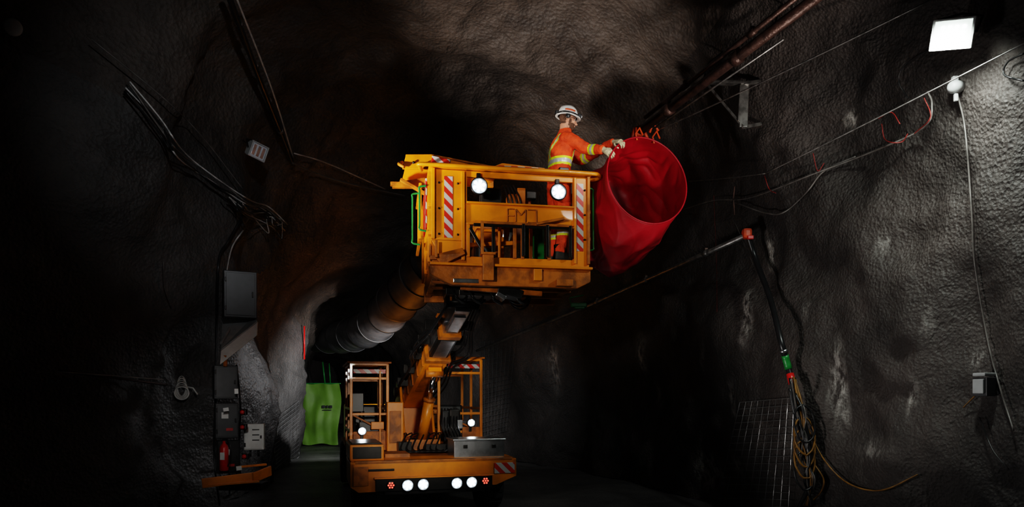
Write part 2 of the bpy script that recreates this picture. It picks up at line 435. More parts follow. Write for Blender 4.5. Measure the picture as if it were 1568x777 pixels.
dc=(C1-C0); p.cyl(C0,C0+dc*.62,.08,YEL); p.cyl(C0+dc*.6,C0+dc*.64,.095,YELD); p.cyl(C0+dc*.62,C1,.045,CHROME)
p.cyl(C1-yb*.13,C1+yb*.13,.06,YELD); p.beam(C1,C1+zb*.12,.2,.16,YEL)
for sgn in (-1,1):
    p.cyl(A+d*.3+yb*.22*sgn+zb*.05,A+d*1.6+yb*.22*sgn+zb*.05,.04,BLKS); p.cyl(A+d*1.6+yb*.22*sgn+zb*.05,A+d*2.4+yb*.18*sgn+zb*.05,.022,CHROME)
    for i in range(5):
        o=yb*sgn*(.22+.028*i)-zb*(.05*i-.05)
        pts=[A-d*.1+o,A+d*.6+o*1.15,A+d*1.3+o,A+d*1.8+o*1.35+V((0,0,random.uniform(-.05,.08))),A+d*2.4+o*.9,B+o*.7]
        p.tube(catmull(pts),.014,BLK,6)
    for t in (.4,.9,1.4,1.9,2.35): p.beam(A+d*t+yb*sgn*.18,A+d*t+yb*sgn*.35,.05,.14,BLKS)
p.box(A-d*.12+zb*.02,(.5,.2,.42),YEL,rot=(math.atan2(d.z,-d.y)*-1,0,0),bev=.03)
p.cyl(B-yb*.22,B+yb*.22,.09,BLKS); p.beam(B-yb*.17,B-yb*.17+V((0,0,.12)),.03,.24,YEL); p.beam(B+yb*.17,B+yb*.17+V((0,0,.12)),.03,.24,YEL)
p.finish(truck)
p=Part('wheels')
for x in (-.93,.93):
    for y in (.78,4.6):
        s_=1 if x>0 else -1
        p.lathe([(.22,-.15),(.38,-.16),(.40,-.12),(.40,.12),(.38,.16),(.22,.15)],(x,y,.40),(1,0,0),TYRE,36)
        p.lathe([(.22,-.05),(.2,.06),(.1,.08),(.08,.14),(.02,.15)],(x+s_*.02,y,.40),(s_,0,0),YELD,24)
        for k in range(24):
            a=k*math.pi/12; p.box((x,y+.4*math.cos(a),.4+.4*math.sin(a)),(.28,.04,.02),TYRE,rot=(a+math.pi/2,0,0),bev=.003)
p.finish(truck)
p=Part('rear_body')
p.box((0,5.4,1.15),(1.9,1.8,.75),YEL,bev=.04); p.box((0,4.0,1.1),(1.5,.8,.5),YELD,bev=.03)
for i in range(6): p.box((-.5+.2*i,4.49,1.2),(.12,.02,.4),BLKS)
p.finish(truck)

# ------------------------------------------------------------------ basket
BY=math.radians(10); BO=V((-.01,8.15,0))
bask=empty('aerial_work_basket',BO,BY)
BM_=Matrix.Translation(BO)@Matrix.Rotation(BY,4,'Z'); BI=BM_.inverted()
FZ=3.36; LY=1.75
p=Part('front_panel')
def fp(x0,x1,z0,z1,m=YEL,y=0,t=.035,bev=.006): p.box(((x0+x1)/2,y,(z0+z1)/2),(x1-x0,t,z1-z0),m,bev=bev)
fp(-.95,-.53,3.52,4.36); fp(.755,.96,3.34,4.36)
p.plate([(-.95,-.0175,3.54),(-.53,-.0175,3.54),(-.53,-.0175,3.24),(-.80,-.0175,3.24)],(0,1,0),.035,YEL)
fp(-.54,.76,4.29,4.36); fp(-.54,.76,3.73,3.97); fp(-.80,.96,3.22,3.35)
fp(-.54,.76,3.965,3.985,YEL,-.04,.09); fp(-.54,.76,3.72,3.74,YEL,-.03,.08)
for x in (.02,.115,.44): fp(x,x+.04,3.34,3.74,YELD,-.01,.05)
fp(-.54,-.50,3.34,3.74,YEL,-.02,.06)
fp(-.24,-.2,3.34,3.74,BLKS,-.04,.03); p.beam((-.5,-.05,3.68),(-.3,-.05,3.34),.03,.04,BLKS)
fp(-.46,.72,3.70,3.735,BLKS,-.06,.03)
for x in (-.36,.13,.42,.70): p.beam((x,-.09,3.36),(x,-.09,3.74),.035,.05,BLKS if x>0 else YELD)
p.beam((-.38,-.09,3.74),(.72,-.09,3.74),.04,.03,YELD); p.beam((.28,-.1,3.74),(.62,-.1,3.82),.1,.03,YELD)
pts=[(-1.06,.12,4.385),(-1.08,-.02,4.385),(-1.0,-.09,4.385),(0,-.1,4.385),(.9,-.1,4.385),(1.06,-.06,4.385),(1.1,.05,4.385),(1.03,.14,4.385),(.9,.12,4.385)]
p.tube(catmull(pts),.024,YEL,10)
p.box((0,-.03,4.385),(1.96,.16,.03),YEL)
fp(-.80,-.70,3.56,4.28,CHEV,-.022,.006,0); fp(.80,.885,3.46,4.28,CHEV,-.022,.006,0)
fp(-.60,-.56,3.3,4.34,YEL,-.03,.05); fp(.76,.79,3.3,4.34,YEL,-.03,.05); fp(-.95,-.91,3.54,4.36,YEL,-.03,.06)
fp(.925,.96,3.3,4.36,YELD,-.03,.06)
for a,b in (((-.05,3.78),(-.05,3.93)),((-.05,3.93),(.03,3.93)),((-.05,3.85),(.03,3.85)),((.05,3.78),(.05,3.93)),((.05,3.93),(.11,3.86)),((.11,3.86),(.17,3.93)),((.17,3.93),(.17,3.78)),((.2,3.93),(.3,3.93)),((.2,3.78),(.3,3.78)),((.3,3.93),(.3,3.78))):
    p.beam((a[0],-.025,a[1]),(b[0],-.025,b[1]),.012,.03,YELD,up=(0,1,0))
for x in (-.86,-.64,.9): 
    for z in (3.6,3.9,4.2): p.cyl((x,-.02,z),(x,-.035,z),.012,BLKS,seg=8)
p.finish(bask)
p=Part('base_frame')
p.plate([(-.97,-.08,3.12),(-.97,-.08,3.22),(.96,-.08,3.22),(.96,-.08,3.08),(.80,-.08,3.0),(-.72,-.08,3.0)],(0,1,0),.1,YELD,.006)
p.box((0,LY/2,FZ-.03),(1.92,LY,.05),YELD)
p.box((0,-.06,3.235),(1.94,.16,.03),YEL)
p.box((0,LY,3.15),(1.9,.1,.22),YELD)
for x in (-.9,-.45,0,.45,.9): p.box((x,LY/2,3.2),(.08,LY,.2),YELD)
for y in (.3,.75,1.3): p.box((0,y,3.15),(1.85,.08,.16),YELD)
p.box((-.30,-.13,3.2),(.13,.1,.3),YELD); p.box((-.30,-.13,3.36),(.17,.14,.03),YELD)
p.box((.3,-.1,3.14),(.1,.06,.14),YEL); p.box((.62,-.12,3.05),(.2,.1,.08),YELD)
p.plate([(-.92,-.1,3.34),(-.60,-.16,3.42),(-.56,-.12,3.36),(-.84,-.07,3.22)],(0,1,0),.03,YELD)
p.beam((-.9,-.14,3.3),(-.9,-.14,3.5),.03,.03,YELD)
p.box((-.42,.85,3.04),(.62,.5,.1),BLKS); p.cyl((-.42,.9,2.94),(-.42,.9,3.08),.24,BLKS,seg=28)
p.box((-.35,.4,2.98),(.5,.3,.1),BLKS); p.box((.0,.2,2.96),(.3,.3,.10),BLKS,rot=(0,.2,0)); p.box((-.12,.1,2.90),(.12,.2,.05),STEEL,rot=(0,.5,0))
p.beam((-.6,.1,3.0),(.4,.12,2.95),.06,.06,YELD)
for sx in (-.7,-.5,-.25,.05):
    for k in range(2):
        p.tube(catmull([(sx+.03*k,.2,3.0),(sx+.06,.15,2.90-.03*k),(sx+.12+.05*k,.2,2.86-.03*k),(sx+.2,.3,2.92),(sx+.24,.4,3.0)]),.013,BLK,6)
for k in range(3):
    pts=[]
    for i in range(15):
        a=math.pi+math.pi*i/14; pts.append((.18+.14*math.cos(a)+.02*k,.5+.06*k,2.99+(.11+.03*k)*math.sin(a)))
    p.tube(pts,.012,BLK,6)
p.box((-.55,-.05,3.05),(.3,.08,.05),STEEL)
p.finish(bask)
p=Part('guard_rails')
for y in (.15,.95,LY):
    for x in (-.96,.96): p.beam((x,y,3.3),(x,y,4.36),.05,.05,YEL)
for x in (-.96,.96):
    for z in (4.36,3.95,3.62): p.beam((x,0,z),(x,LY,z),.045,.045,YEL)
    p.box((x,LY/2,3.42),(.02,LY,.14),YELD)
for z in (4.36,3.95,3.62): p.beam((-.96,LY,z),(.96,LY,z),.045,.045,YEL)
p.box((-.5,LY,3.7),(.8,.02,.6),YELD); p.box((.1,LY,4.15),(1.1,.02,.34),YELD)
for x in (-.32,.32): p.beam((x,LY,3.3),(x,LY,4.36),.04,.04,YEL)
p.beam((-1.06,.35,3.62),(-1.06,.35,4.30),.03,.03,YEL); p.beam((-1.06,.9,3.62),(-1.06,.9,4.3),.03,.03,YEL)
p.beam((-1.06,.35,4.28),(-1.06,1.4,4.28),.04,.04,YEL); p.beam((-1.06,.35,3.64),(-1.06,1.4,3.64),.04,.04,YEL)
p.box((-1.0,.55,3.98),(.02,.38,.5),REDP); p.box((-1.0,.2,4.0),(.02,.1,.6),CHEVT)
p.finish(bask)
p=Part('grab_handles')
def handle(x,y,z0,z1,o):
    p.tube(catmull([(x,y,z1),(x+o,y,z1-.02),(x+o,y,z1-.08),(x+o,y,(z0+z1)/2),(x+o,y,z0+.08),(x+o,y,z0+.02),(x,y,z0)]),.012,GRN,10)
handle(-1.06,.5,3.58,4.22,-.09); handle(-1.0,.12,3.66,4.2,-.08); handle(.98,.12,3.50,4.28,.07)
p.finish(bask)
p=Part('folded_deck_arms')
p.plate([(-1.28,.15,4.40),(-1.24,.15,4.555),(-.93,.15,4.575),(-.50,.15,4.50),(-.12,.15,4.47),(-.1,.15,4.41)],(0,1,0),.04,YEL)
p.plate([(-1.28,.75,4.42),(-1.24,.75,4.60),(-.93,.75,4.62),(-.50,.75,4.54),(-.1,.75,4.50),(-.1,.75,4.42)],(0,1,0),.04,YEL)
p.plate([(-1.24,.15,4.55),(-.93,.15,4.57),(-.93,.78,4.62),(-1.24,.78,4.60)],(0,0,1),.02,YEL)
p.plate([(-.93,.15,4.57),(-.1,.15,4.46),(-.1,.78,4.50),(-.93,.78,4.62)],(0,0,1),.02,YELD)
p.box((-.83,.14,4.50),(.22,.012,.10),CHEVT,rot=(0,.16,0)); p.box((-.2,.13,4.435),(.5,.012,.05),CHEVT)
p.plate([(-.28,.05,4.42),(-.1,.05,4.50),(.42,.05,4.47),(.45,.05,4.41)],(0,1,0),.05,YEL)
p.box((.1,.04,4.445),(.5,.012,.04),CHEVT)
p.plate([(-1.40,.5,4.28),(-1.36,.5,4.34),(-1.0,.5,4.42),(-.95,.5,4.30)],(0,1,0),.08,YELD); p.beam((-1.42,.55,4.33),(-1.0,.55,4.34),.08,.04,YELD)
p.beam((-1.3,.45,4.36),(-1.0,.45,4.2),.05,.04,YELD)
p.tube(catmull([(-1.26,.1,4.4),(-1.32,.15,4.45),(-1.28,.3,4.52)]),.02,YELD)
for x in (-1.15,-1.0,-.6,-.35): p.cyl((x,.14,4.47),(x,.12,4.47),.015,BLKS,seg=8)
p.box((-.95,.12,4.43),(.03,.02,.08),BLKS)
p.beam((.45,.12,4.41),(.95,.12,4.41),.14,.02,YELD)
p.finish(bask)
p=Part('interior_fittings')
p.box((-.15,.9,3.62),(.36,.4,.5),YEL,bev=.02); p.box((-.15,.68,3.66),(.26,.03,.3),YELD); p.box((.2,.6,4.1),(.3,.2,.35),YELD,bev=.02)
p.box((-.2,.35,4.16),(.26,.15,.20),DGREY,bev=.015); p.box((-.2,.265,4.18),(.2,.01,.12),BLKS); p.box((-.24,.255,4.2),(.04,.01,.04),GRN)
p.box((.17,.28,4.12),(.1,.1,.3),YELD); p.box((.3,.3,4.2),(.12,.1,.1),BLKS); p.box((.12,.2,4.0),(.26,.1,.06),YEL)
p.box((.52,1.2,3.8),(.3,.05,.5),GRN); p.box((.38,.5,3.6),(.1,.03,.34),GRN); p.box((-.45,1.1,3.7),(.2,.3,.6),DGREY)
p.beam((-.5,.3,3.55),(.1,.3,3.6),.05,.05,YEL); p.beam((-.1,.25,3.4),(-.1,.25,3.98),.04,.04,YEL); p.beam((.3,.3,3.4),(.3,.3,4.0),.04,.04,YEL)
for k in range(4): p.tube(catmull([(-.05+.04*k,.25,4.3),(0+.05*k,.2,4.1),(.05+.03*k,.25,3.9),(.02,.3,3.6)]),.01,BLK,6)
p.box((-.3,.35,3.45),(.25,.25,.16),STEEL,bev=.02)
p.finish(bask)
p=Part('basket_lamps')
for x,z in ((-.40,4.155),(.55,4.135)):
    p.lamp(x,-.10,z,.09)
    p.box((x,-.05,z+.13),(.05,.05,.08),BLKS)
p.finish(bask)

# ------------------------------------------------------------------ red duct
MC=V((1.643,8.3,4.325)); nn=V((.36,-1,.15)).normalized()
hh=V((0,0,1)).cross(nn).normalized(); hh=-hh if hh.x<0 else hh; uu=hh.cross(nn); uu=-uu if uu.z<0 else uu
RR=.55
def ringpt(deg,r=RR): a=math.radians(deg); return MC+hh*math.cos(a)*r+uu*math.sin(a)*r
duct=empty('red_ventilation_duct',MC)
bm=bmesh.new(); NS=240; NJ=130; R=[]
for j in range(NJ+1):
    t=j/NJ
    c=MC+V((-.40*t,1.15*t,-.16*t-.07*math.sin(t*3)))
    rx=RR*(1-.10*t); rz=RR*(1+.22*math.sin(min(t*1.6,1)*math.pi/2))
    if t>.88: q=(t-.88)/.12; f=math.sqrt(max(0,1-q*q)); rx*=max(f,.02); rz*=max(f,.02)
    row=[]
    for k in range(NS):
        a=2*math.pi*k/NS; ca_,sa_=math.cos(a),math.sin(a)
        w=min(1,t*4.5)
        d1=noise.noise(V((ca_*1.5,sa_*1.5,t*2.4+3)))
        tw_=a+t*1.3+.9*noise.noise(V((ca_*1.2,sa_*1.2,t*2.2+11)))
        fold=1-2*abs(math.sin(tw_*3.5))
        tw2=a-t*2.1+1.1*noise.noise(V((ca_*1.7,sa_*1.7,t*3+4)))
        fold2=1-2*abs(math.sin(tw2*5))
        amp=.6+.8*noise.noise(V((ca_*2,sa_*2,t*3+21)))
        w_=.10*d1+.026*fold*amp+.016*fold2*amp
        rad=1+w*w_*1.5
        row.append(bm.verts.new(c+hh*ca_*rx*rad+uu*(sa_*rz*rad-.09*w*math.exp(-((a-4.5)/.7)**2)-(rz-RR)*.6)))
    R.append(row)
for Aa,Bb in zip(R,R[1:]):
    for k in range(NS): f=bm.faces.new((Aa[k],Aa[(k+1)%NS],Bb[(k+1)%NS],Bb[k])); f.smooth=True
f=bm.faces.new(R[-1]); f.smooth=True
me=bpy.data.meshes.new('fabric_bag'); bm.to_mesh(me); bm.free(); me.materials.append(DUCTR)
o=bpy.data.objects.new('fabric_bag',me); sc.collection.objects.link(o); o.parent=duct; o.matrix_parent_inverse=Matrix.Translation(-MC)
md=o.modifiers.new('s','SOLIDIFY'); md.thickness=.005
p=Part('mouth_hoop')
p.tube([ringpt(i*5)+nn*.01 for i in range(72)],.010,DUCTR,10,closed=True)
for dg in (100,75): 
    q=ringpt(dg); p.tube([q+V((0,0,-.03)),q+V((-.02,0,.05)),q+V((.03,.0,.12)),q+V((.08,.05,.05))],.012,ORG,8)
o=p.finish(duct); o.matrix_parent_inverse=Matrix.Translation(-MC)

# ------------------------------------------------------------------ miner
S=1.03; al=math.radians(14); F=V((math.cos(al),math.sin(al),0)); Rr=V((math.sin(al),-math.cos(al),0)); Z=V((0,0,1))
P0=V((.58,8.50,FZ-.005))
def Bp(f,r,h): return P0+F*f+Rr*r+Z*h*S
miner=empty('miner',P0)
def remeshed(p,voxel,name,matfn,mats,smooth=3):
    o=p.finish(); md=o.modifiers.new('r','REMESH'); md.mode='VOXEL'; md.voxel_size=voxel; md.use_smooth_shade=True
    md2=o.modifiers.new('s','SMOOTH'); md2.iterations=smooth; md2.factor=.5
    dg=bpy.context.evaluated_depsgraph_get(); dg.update()
    me=bpy.data.meshes.new_from_object(o.evaluated_get(dg)); bpy.data.objects.remove(o)
    me.materials.clear()
    for m in mats: me.materials.append(m)
    for f in me.polygons: f.material_index=matfn(f.center); f.use_smooth=True
    if name=='coverall':
        nc=[(v.co.copy(),v.normal.copy()) for v in me.vertices]; flat=[]
        for q,n_ in nc: flat.extend(q+n_*(.010*noise.noise(q*9)+.006*noise.noise(q*20)))
        me.vertices.foreach_set('co',flat); me.update()
    o=bpy.data.objects.new(name,me); sc.collection.objects.link(o); o.parent=miner; o.matrix_parent_inverse=Matrix.Translation(-P0); return o
p=Part('body')
T=[(0,0,.84,.15,.11),(0,0,.92,.185,.14),(0,0,1.0,.18,.135),(.01,0,1.12,.170,.13),(.02,0,1.24,.19,.145),(.04,0,1.36,.21,.155),(.055,0,1.46,.20,.135),(.06,0,1.52,.14,.10),(.07,0,1.56,.085,.085),(.085,0,1.63,.066,.068)]
p.loft([(Bp(f,r,h),Rr,F,a*S,b*S) for f,r,h,a,b in T],OV,28)
gR=ringpt(150,RR+.012); gL=ringpt(127,RR+.012)
shR=Bp(.05,.185,1.455); shL=Bp(.07,-.185,1.455)
elR=Bp(.30,.23,1.335); elL=Bp(.36,-.16,1.34)
def wristof(el,g): d=(g-el).normalized(); return g-d*.095+V((0,0,.035))
wrR=wristof(elR,gR); wrL=wristof(elL,gL)
for sh,el,wr2,cen in ((shR,elR,wrR,1),(shL,elL,wrL,-1)):
    p.ball(sh,.082,OV)
    p.tube(catmull([Bp(.04,.10*cen,1.44),sh,sh.lerp(el,.5),el,el.lerp(wr2,.5),wr2],6),[.088]*6+[.082]*6+[.073]*6+[.066]*6+[.060]*6+[.052],OV,18)
knR=Bp(.04,.11,.48); knL=Bp(.02,-.12,.48); anR=Bp(-.03,.13,.10); anL=Bp(-.03,-.14,.10)
for hp,kn,an in ((Bp(0,.095,.90),knR,anR),(Bp(0,-.095,.90),knL,anL)):
    p.tube(catmull([hp,hp.lerp(kn,.5),kn,kn.lerp(an,.4),an],6),[.115]*6+[.10]*6+[.078]*6+[.075]*6+[.07],OV,20)
elC=[(shR,elR,wrR),(shL,elL,wrL)]
def seg_(c,a,b):
    d=(b-a); L=d.length; d.normalize(); t=(c-a).dot(d); return t,((c-a)-d*t).length,L
def bodymat(c):
    q=c-P0; f=q.dot(F); r=q.dot(Rr); h=q.z/S
    for a,b,w in elC:
        t,ds,L=seg_(c,b,w)
        if ds<.10 and .03<t<.12: return 2 if abs(t-.075)<.016 else 1
        if ds<.10 and t>0: return 0
        t,ds,L=seg_(c,a,b)
        if ds<.10 and t>.06: return 0
    if h>.8:
        if 1.155<h<1.245 and f<.26: return 2 if abs(h-1.2)<.02 else 1
        if h>1.2:
            if f>-.02 or h>1.44: x=abs(abs(r)-.105)
            else: x=min(abs(r-(h-1.30)*.75),abs(r+(h-1.30)*.75))
            if x<.034 and h<1.55: return 2 if x<.014 else 1
    else:
        if .52<h<.60 or .30<h<.38:
            m=.56 if h>.45 else .34; return 2 if abs(h-m)<.014 else 1
    return 0
remeshed(p,.009,'coverall',bodymat,[OV,HV,SLV],4)
p=Part('boots_and_belt')
for an in (anR,anL):
    c=V((an.x,an.y,P0.z))
    p.loft([(c+Z*.2,F,Rr,.072,.066),(c+Z*.12,F,Rr,.07,.06),(c+F*.03+Z*.08,F,Rr,.11,.055),(c+F*.07+Z*.045,F,Rr,.16,.056),(c+F*.07+Z*.004,F,Rr,.165,.058)],BOOT)
p.tube([Bp(.0+.14*math.cos(a),.185*math.sin(a),1.07) for a in [i*math.pi/12 for i in range(24)]],.018,BLK,8,closed=True)
p.box(Bp(0.0,.2,1.03),(.12,.06,.13),BLK,rot=(0,0,al)); p.box(Bp(-.13,.04,1.05),(.06,.1,.1),BLK,rot=(0,0,al))
o=p.finish(miner); o.matrix_parent_inverse=Matrix.Translation(-P0)
HC=Bp(.12,0,1.745); ha=al-.05; tilt=math.radians(8)
HF=(V((math.cos(ha),math.sin(ha),0))*math.cos(tilt)-Z*math.sin(tilt)); HR=V((math.sin(ha),-math.cos(ha),0)); HU=HR.cross(HF).normalized(); HU=-HU if HU.z<0 else HU
HM=Matrix((HF,HR,HU)).transposed()
def hd(f,r,u): return HC+HF*f+HR*r+HU*u
p=Part('h')
p.ball(hd(-.01,0,.03),(.102,.08,.10),SKIN,HM,4); p.ball(hd(.022,0,-.03),(.078,.066,.09),SKIN,HM,4)
p.ball(hd(.06,0,-.095),(.036,.04,.03),SKIN,HM); p.ball(hd(.01,0,-.075),(.065,.058,.045),SKIN,HM)
p.tube([hd(.088,0,.02),hd(.108,0,-.012),hd(.118,0,-.03),hd(.10,0,-.04)],[.011,.013,.018,.012],SKIN,12)
p.ball(hd(.082,.0,.028),(.02,.055,.012),SKIN,HM)
p.ball(hd(.088,0,-.062),(.016,.028,.008),SKIN,HM); p.ball(hd(.086,0,-.078),(.016,.026,.008),SKIN,HM)
for s_ in (1,-1):
    p.ball(hd(-.012,.078*s_,-.015),(.02,.01,.034),SKIN,HM); p.ball(hd(.07,.042*s_,-.02),(.022,.022,.018),SKIN,HM)
p.tube([hd(-.03,0,-.05),Bp(.075,0,1.60),Bp(.06,0,1.54)],[.06,.062,.07],SKIN,18)
def headmat(c):
    q=c-HC; f=q.dot(HF); r=q.dot(HR); u=q.dot(HU)
    if u<-.045 and f>.02 and u>-.14 and not(u>-.075 and f>.085 and abs(r)<.028 and u<-.056) : return 1
    if u<.0 and u>-.12 and 0<f<.035 and abs(r)>.055: return 1
    if f<-.035 and u>-.07: return 1
    if u>.035 : return 1
    return 0
remeshed(p,.0055,'head',headmat,[SKIN,BEARD],2)
p=Part('face_and_helmet')
for s_ in (1,-1):
    p.ball(hd(.078,.033*s_,.008),.0125,WHITE,sub=2); p.ball(hd(.088,.034*s_,.008),.006,BLK,sub=2)
    p.tube([hd(.098,.015*s_,.018),hd(.09,.05*s_,.018),hd(.06,.075*s_,.012),hd(-.01,.086*s_,.01)],.0035,BLK,6)
    p.tube([hd(.098,.015*s_,-.004),hd(.088,.052*s_,-.006),hd(.06,.076*s_,.008)],.0025,BLK,6)
HO=hd(-.008,0,.045)
bm=bmesh.new(); NS=40; R=[]
prof=[(1.0,-.012),(1.02,0),(1.0,.03),(.94,.06),(.82,.092),(.6,.117),(.3,.13),(.01,.134)]
for r_,h_ in prof:
    R.append([bm.verts.new(HO+HF*(math.cos(2*math.pi*k/NS)*.125*r_)+HR*(math.sin(2*math.pi*k/NS)*.105*r_)+HU*(h_+(.008 if abs(math.sin(2*math.pi*k/NS))<.16 and .02<h_<.13 else 0))) for k in range(NS)])
for A_,B_ in zip(R,R[1:]):
    for k in range(NS): bm.faces.new((A_[k],A_[(k+1)%NS],B_[(k+1)%NS],B_[k]))
p.add(bm,HATW,smooth=True)
bm=bmesh.new(); R=[]
for e,h_ in ((1.0,-.004),(1.0,.004),(1.22,-.008),(1.24,-.013),(1.2,-.015)):
    row=[]
    for k in range(NS):
        a=2*math.pi*k/NS; ex=e if e==1 else e+ (.12*max(0,math.cos(a))**2)
        row.append(bm.verts.new(HO+HF*math.cos(a)*.125*ex+HR*math.sin(a)*.105*ex+HU*h_))
    R.append(row)
for A_,B_ in zip(R,R[1:]+R[:1]):
    for k in range(NS): bm.faces.new((A_[k],A_[(k+1)%NS],B_[(k+1)%NS],B_[k]))
p.add(bm,HATW,smooth=True)
p.tube([HO+HF*.129*math.cos(a)+HR*.109*math.sin(a)+HU*.016 for a in [i*math.pi/12 for i in range(24)]],.009,BLK,8,closed=True)
p.box((0,0,0),(.05,.06,.045),BLK,M=Matrix.Translation(HO+HF*.145+HU*.035)@HM.to_4x4()); p.ball(HO+HF*.17+HU*.035,.018,LAMPOFF,sub=2)
p.box((0,0,0),(.05,.04,.05),BLK,M=Matrix.Translation(HO-HF*.14+HU*.02)@HM.to_4x4())
p.tube([HO+HF*(.125*math.cos(a))+HR*.112*math.sin(a)+HU*.045 for a in [math.radians(x) for x in range(60,125,10)]],.009,ORG,6)
for s_ in (1,-1):
    p.ball(HO+HR*.112*s_-HF*.02+HU*(-.035),(.032,.014,.034),BLK,HM)
o=p.finish(miner); o.matrix_parent_inverse=Matrix.Translation(-P0)
def hand(p,wr_,g,thumbside,axis):
    fw=(g-wr_).normalized(); fw=(fw+V((0,0,.15))).normalized()
    lat=(axis-fw*axis.dot(fw)).normalized(); pn=fw.cross(lat); pn=-pn if pn.z>0 else pn
    p.loft([(wr_-fw*.06,lat,pn,.046,.044),(wr_-fw*.02,lat,pn,.038,.034),(wr_+fw*.01,lat,pn,.036,.027),(wr_+fw*.05,lat,pn,.045,.023),(wr_+fw*.09,lat,pn,.047,.019),(wr_+fw*.1,lat,pn,.042,.014)],GLOVE,16)
    lens=[.92,1.05,1,.8]
    for i in range(4):
        off=(1.5-i)*.0225*thumbside; b=wr_+fw*(.092-.004*abs(i-1.3))+lat*off; pts=[b-fw*.02,b]; ang=.15+.06*i; dd=b
        for L_,a in zip((.044,.030,.024),(.35,.7,.7)):
            ang+=a; dd=dd+(fw*math.cos(ang)+pn*math.sin(ang))*L_*lens[i]+lat*.002*(1.5-i)*thumbside; pts.append(dd)
        p.tube(pts,[.0115,.012,.0115,.0105,.008],GLOVE,10); p.ball(pts[-1],.0085,GLOVE,sub=2)
    b=wr_+fw*.03+lat*.032*thumbside
    t1=b+(fw*.5+lat*thumbside*.65+pn*.4).normalized()*.038; t2=t1+(fw*.7+pn*.7+lat*thumbside*.1).normalized()*.032; t3=t2+(fw*.5+pn*.8-lat*thumbside*.3).normalized()*.024
    p.tube([b-lat*.012*thumbside,b,t1,t2,t3],[.014,.0145,.0135,.012,.009],GLOVE,10); p.ball(t3,.0095,GLOVE,sub=2)
p=Part('gloves')
tR=(ringpt(155)-ringpt(145)).normalized(); tL=(ringpt(132)-ringpt(122)).normalized()
hand(p,wrR,gR,1,-tR); hand(p,wrL,gL,1,tL)
o=p.finish(miner); o.matrix_parent_inverse=Matrix.Translation(-P0)

# ------------------------------------------------------------------ right wall services
def pipe(name,pts,r,m,flange=None,extra=None):
    p=Part(name); p.tube(pts,r,m,14)
    if flange:
        for t in flange:
            i=int(t*(len(pts)-1)); i=min(i,len(pts)-2); d=(V(pts[i+1])-V(pts[i])).normalized(); c=V(pts[i]).lerp(V(pts[i+1]),t*(len(pts)-1)-i)
            p.cyl(c-d*.05,c+d*.05,r*1.4,m,seg=16); p.box(c+V((0,0,r*1.5)),(.05,.05,.05),RUST)
    if extra: extra(p)
    return p.finish()
a,b=clearline((1282,-28),7.5,(978,203),10.6,.22)
def clamps(p):
    for t in (.25,.6): 
        q=a.lerp(b,t); p.tube([q,q+V((.1,.1,.3)),q+V((.6,.5,.8))],.012,BLKS,6)
    p.box(b,(.12,.12,.12),ORG,bev=.03); p.tube([b+V((-.1,0,-.1)),b+V((-.06,0,.06)),b+V((.04,0,.1)),b+V((.12,0,-.08))],.022,ORG,8)
    q=b+V((.18,-.1,.06)); p.tube([q+V((-.05,0,-.1)),q+V((0,0,.03)),q+V((.07,0,-.08))],.018,ORG,8)
pipe('compressed_air_pipe',[a,b],.058,RUST,[.42,.8],clamps)
a2,b2=clearline((1250,-28),7.3,(988,180),10.3,.3); pipe('water_pipe',[a2,b2],.028,RUST,[.3,.7])
a3,b3=clearline((1200,60),8.0,(1003,196),9.9,.3); pipe('slim_pipe',[a3,b3],.013,GALV)
DQ=W(1110,160,.35).y
p=Part('pipe_support_bracket')
q0=P(1080,126,DQ+.2);q1=P(1140,128,DQ);q2=P(1138,195,DQ)
p.beam(q0,q1,.10,.03,GALV);p.beam(q1,q2,.1,.03,GALV);p.beam(q0,q2,.05,.03,GALV)
p.beam(q1,W(1165,125,.02),.04,.04,GALV); p.beam(q2,W(1165,190,.02),.04,.04,GALV); p.beam(q0,W(1085,110,.02),.04,.04,GALV)
p.plate([q1,q1+V((-.06,-.02,-.02)),q2+V((-.07,-.02,.08)),q2],(0,1,0),.02,GALV)
p.finish()
l0,l1=clearline((1140,362),9.2,(905,467),14.0,.15); l2=clearline((905,467),14,(730,538),19,.2)[1]
def lp(p):
    p.box(l0+V((.03,0,.03)),(.12,.12,.14),ORG,bev=.04); p.box(l0+V((0.06,-.05,-.03)),(.08,.05,.05),REDP)
pipe('galvanised_water_pipe',[l0,l0.lerp(l1,.3),l0.lerp(l1,.7),l1,l2],.036,GALV,[.15,.4,.7],lp)
p=Part('green_pipe_clamp'); q=P(886,468,l1.y-.3); p.box(q,(.32,.1,.09),GRN,bev=.02); p.box(q+V((.02,0,-.05)),(.2,.08,.05),GRN,bev=.01); p.tube([q+V((-.16,0,.02)),q+V((-.18,0,.15)),q+V((.1,0,.2))],.012,GRN,6); p.finish()
p=Part('drop_hose')
path=catmull([l0+V((.05,0,0)),W(1158,400,.22),W(1180,460,.2),W(1195,520,.18),W(1206,560,.16),W(1222,620,.16),W(1238,680,.16),W(1240,740,.14),W(1215,800,.12)])
p.tube(path,.036,BLK,12)
i=int(len(path)*.50); p.tube(path[i-3:i+2],.043,GRN,12); p.tube(path[i-5:i-3],.047,STEEL,12); p.tube(path[i+2:i+5],.045,REDP,12)
p.finish()
p=Part('hose_bundle')
for k in range(16):
    o1=random.uniform(-9,9)
    pts=catmull([W(1214+o1*.6,585+random.uniform(-8,20),.15+.02*(k%4)),W(1226+o1,640,.2),W(1232-o1,690+random.uniform(-20,20),.22),W(1240+o1,735,.2),W(1238-o1,775,.15)])
    p.tube(pts,random.choice((.008,.011,.015)),random.choice((BLK,HOSEY,BLK,BLK,CABLE,HOSEY)),6)
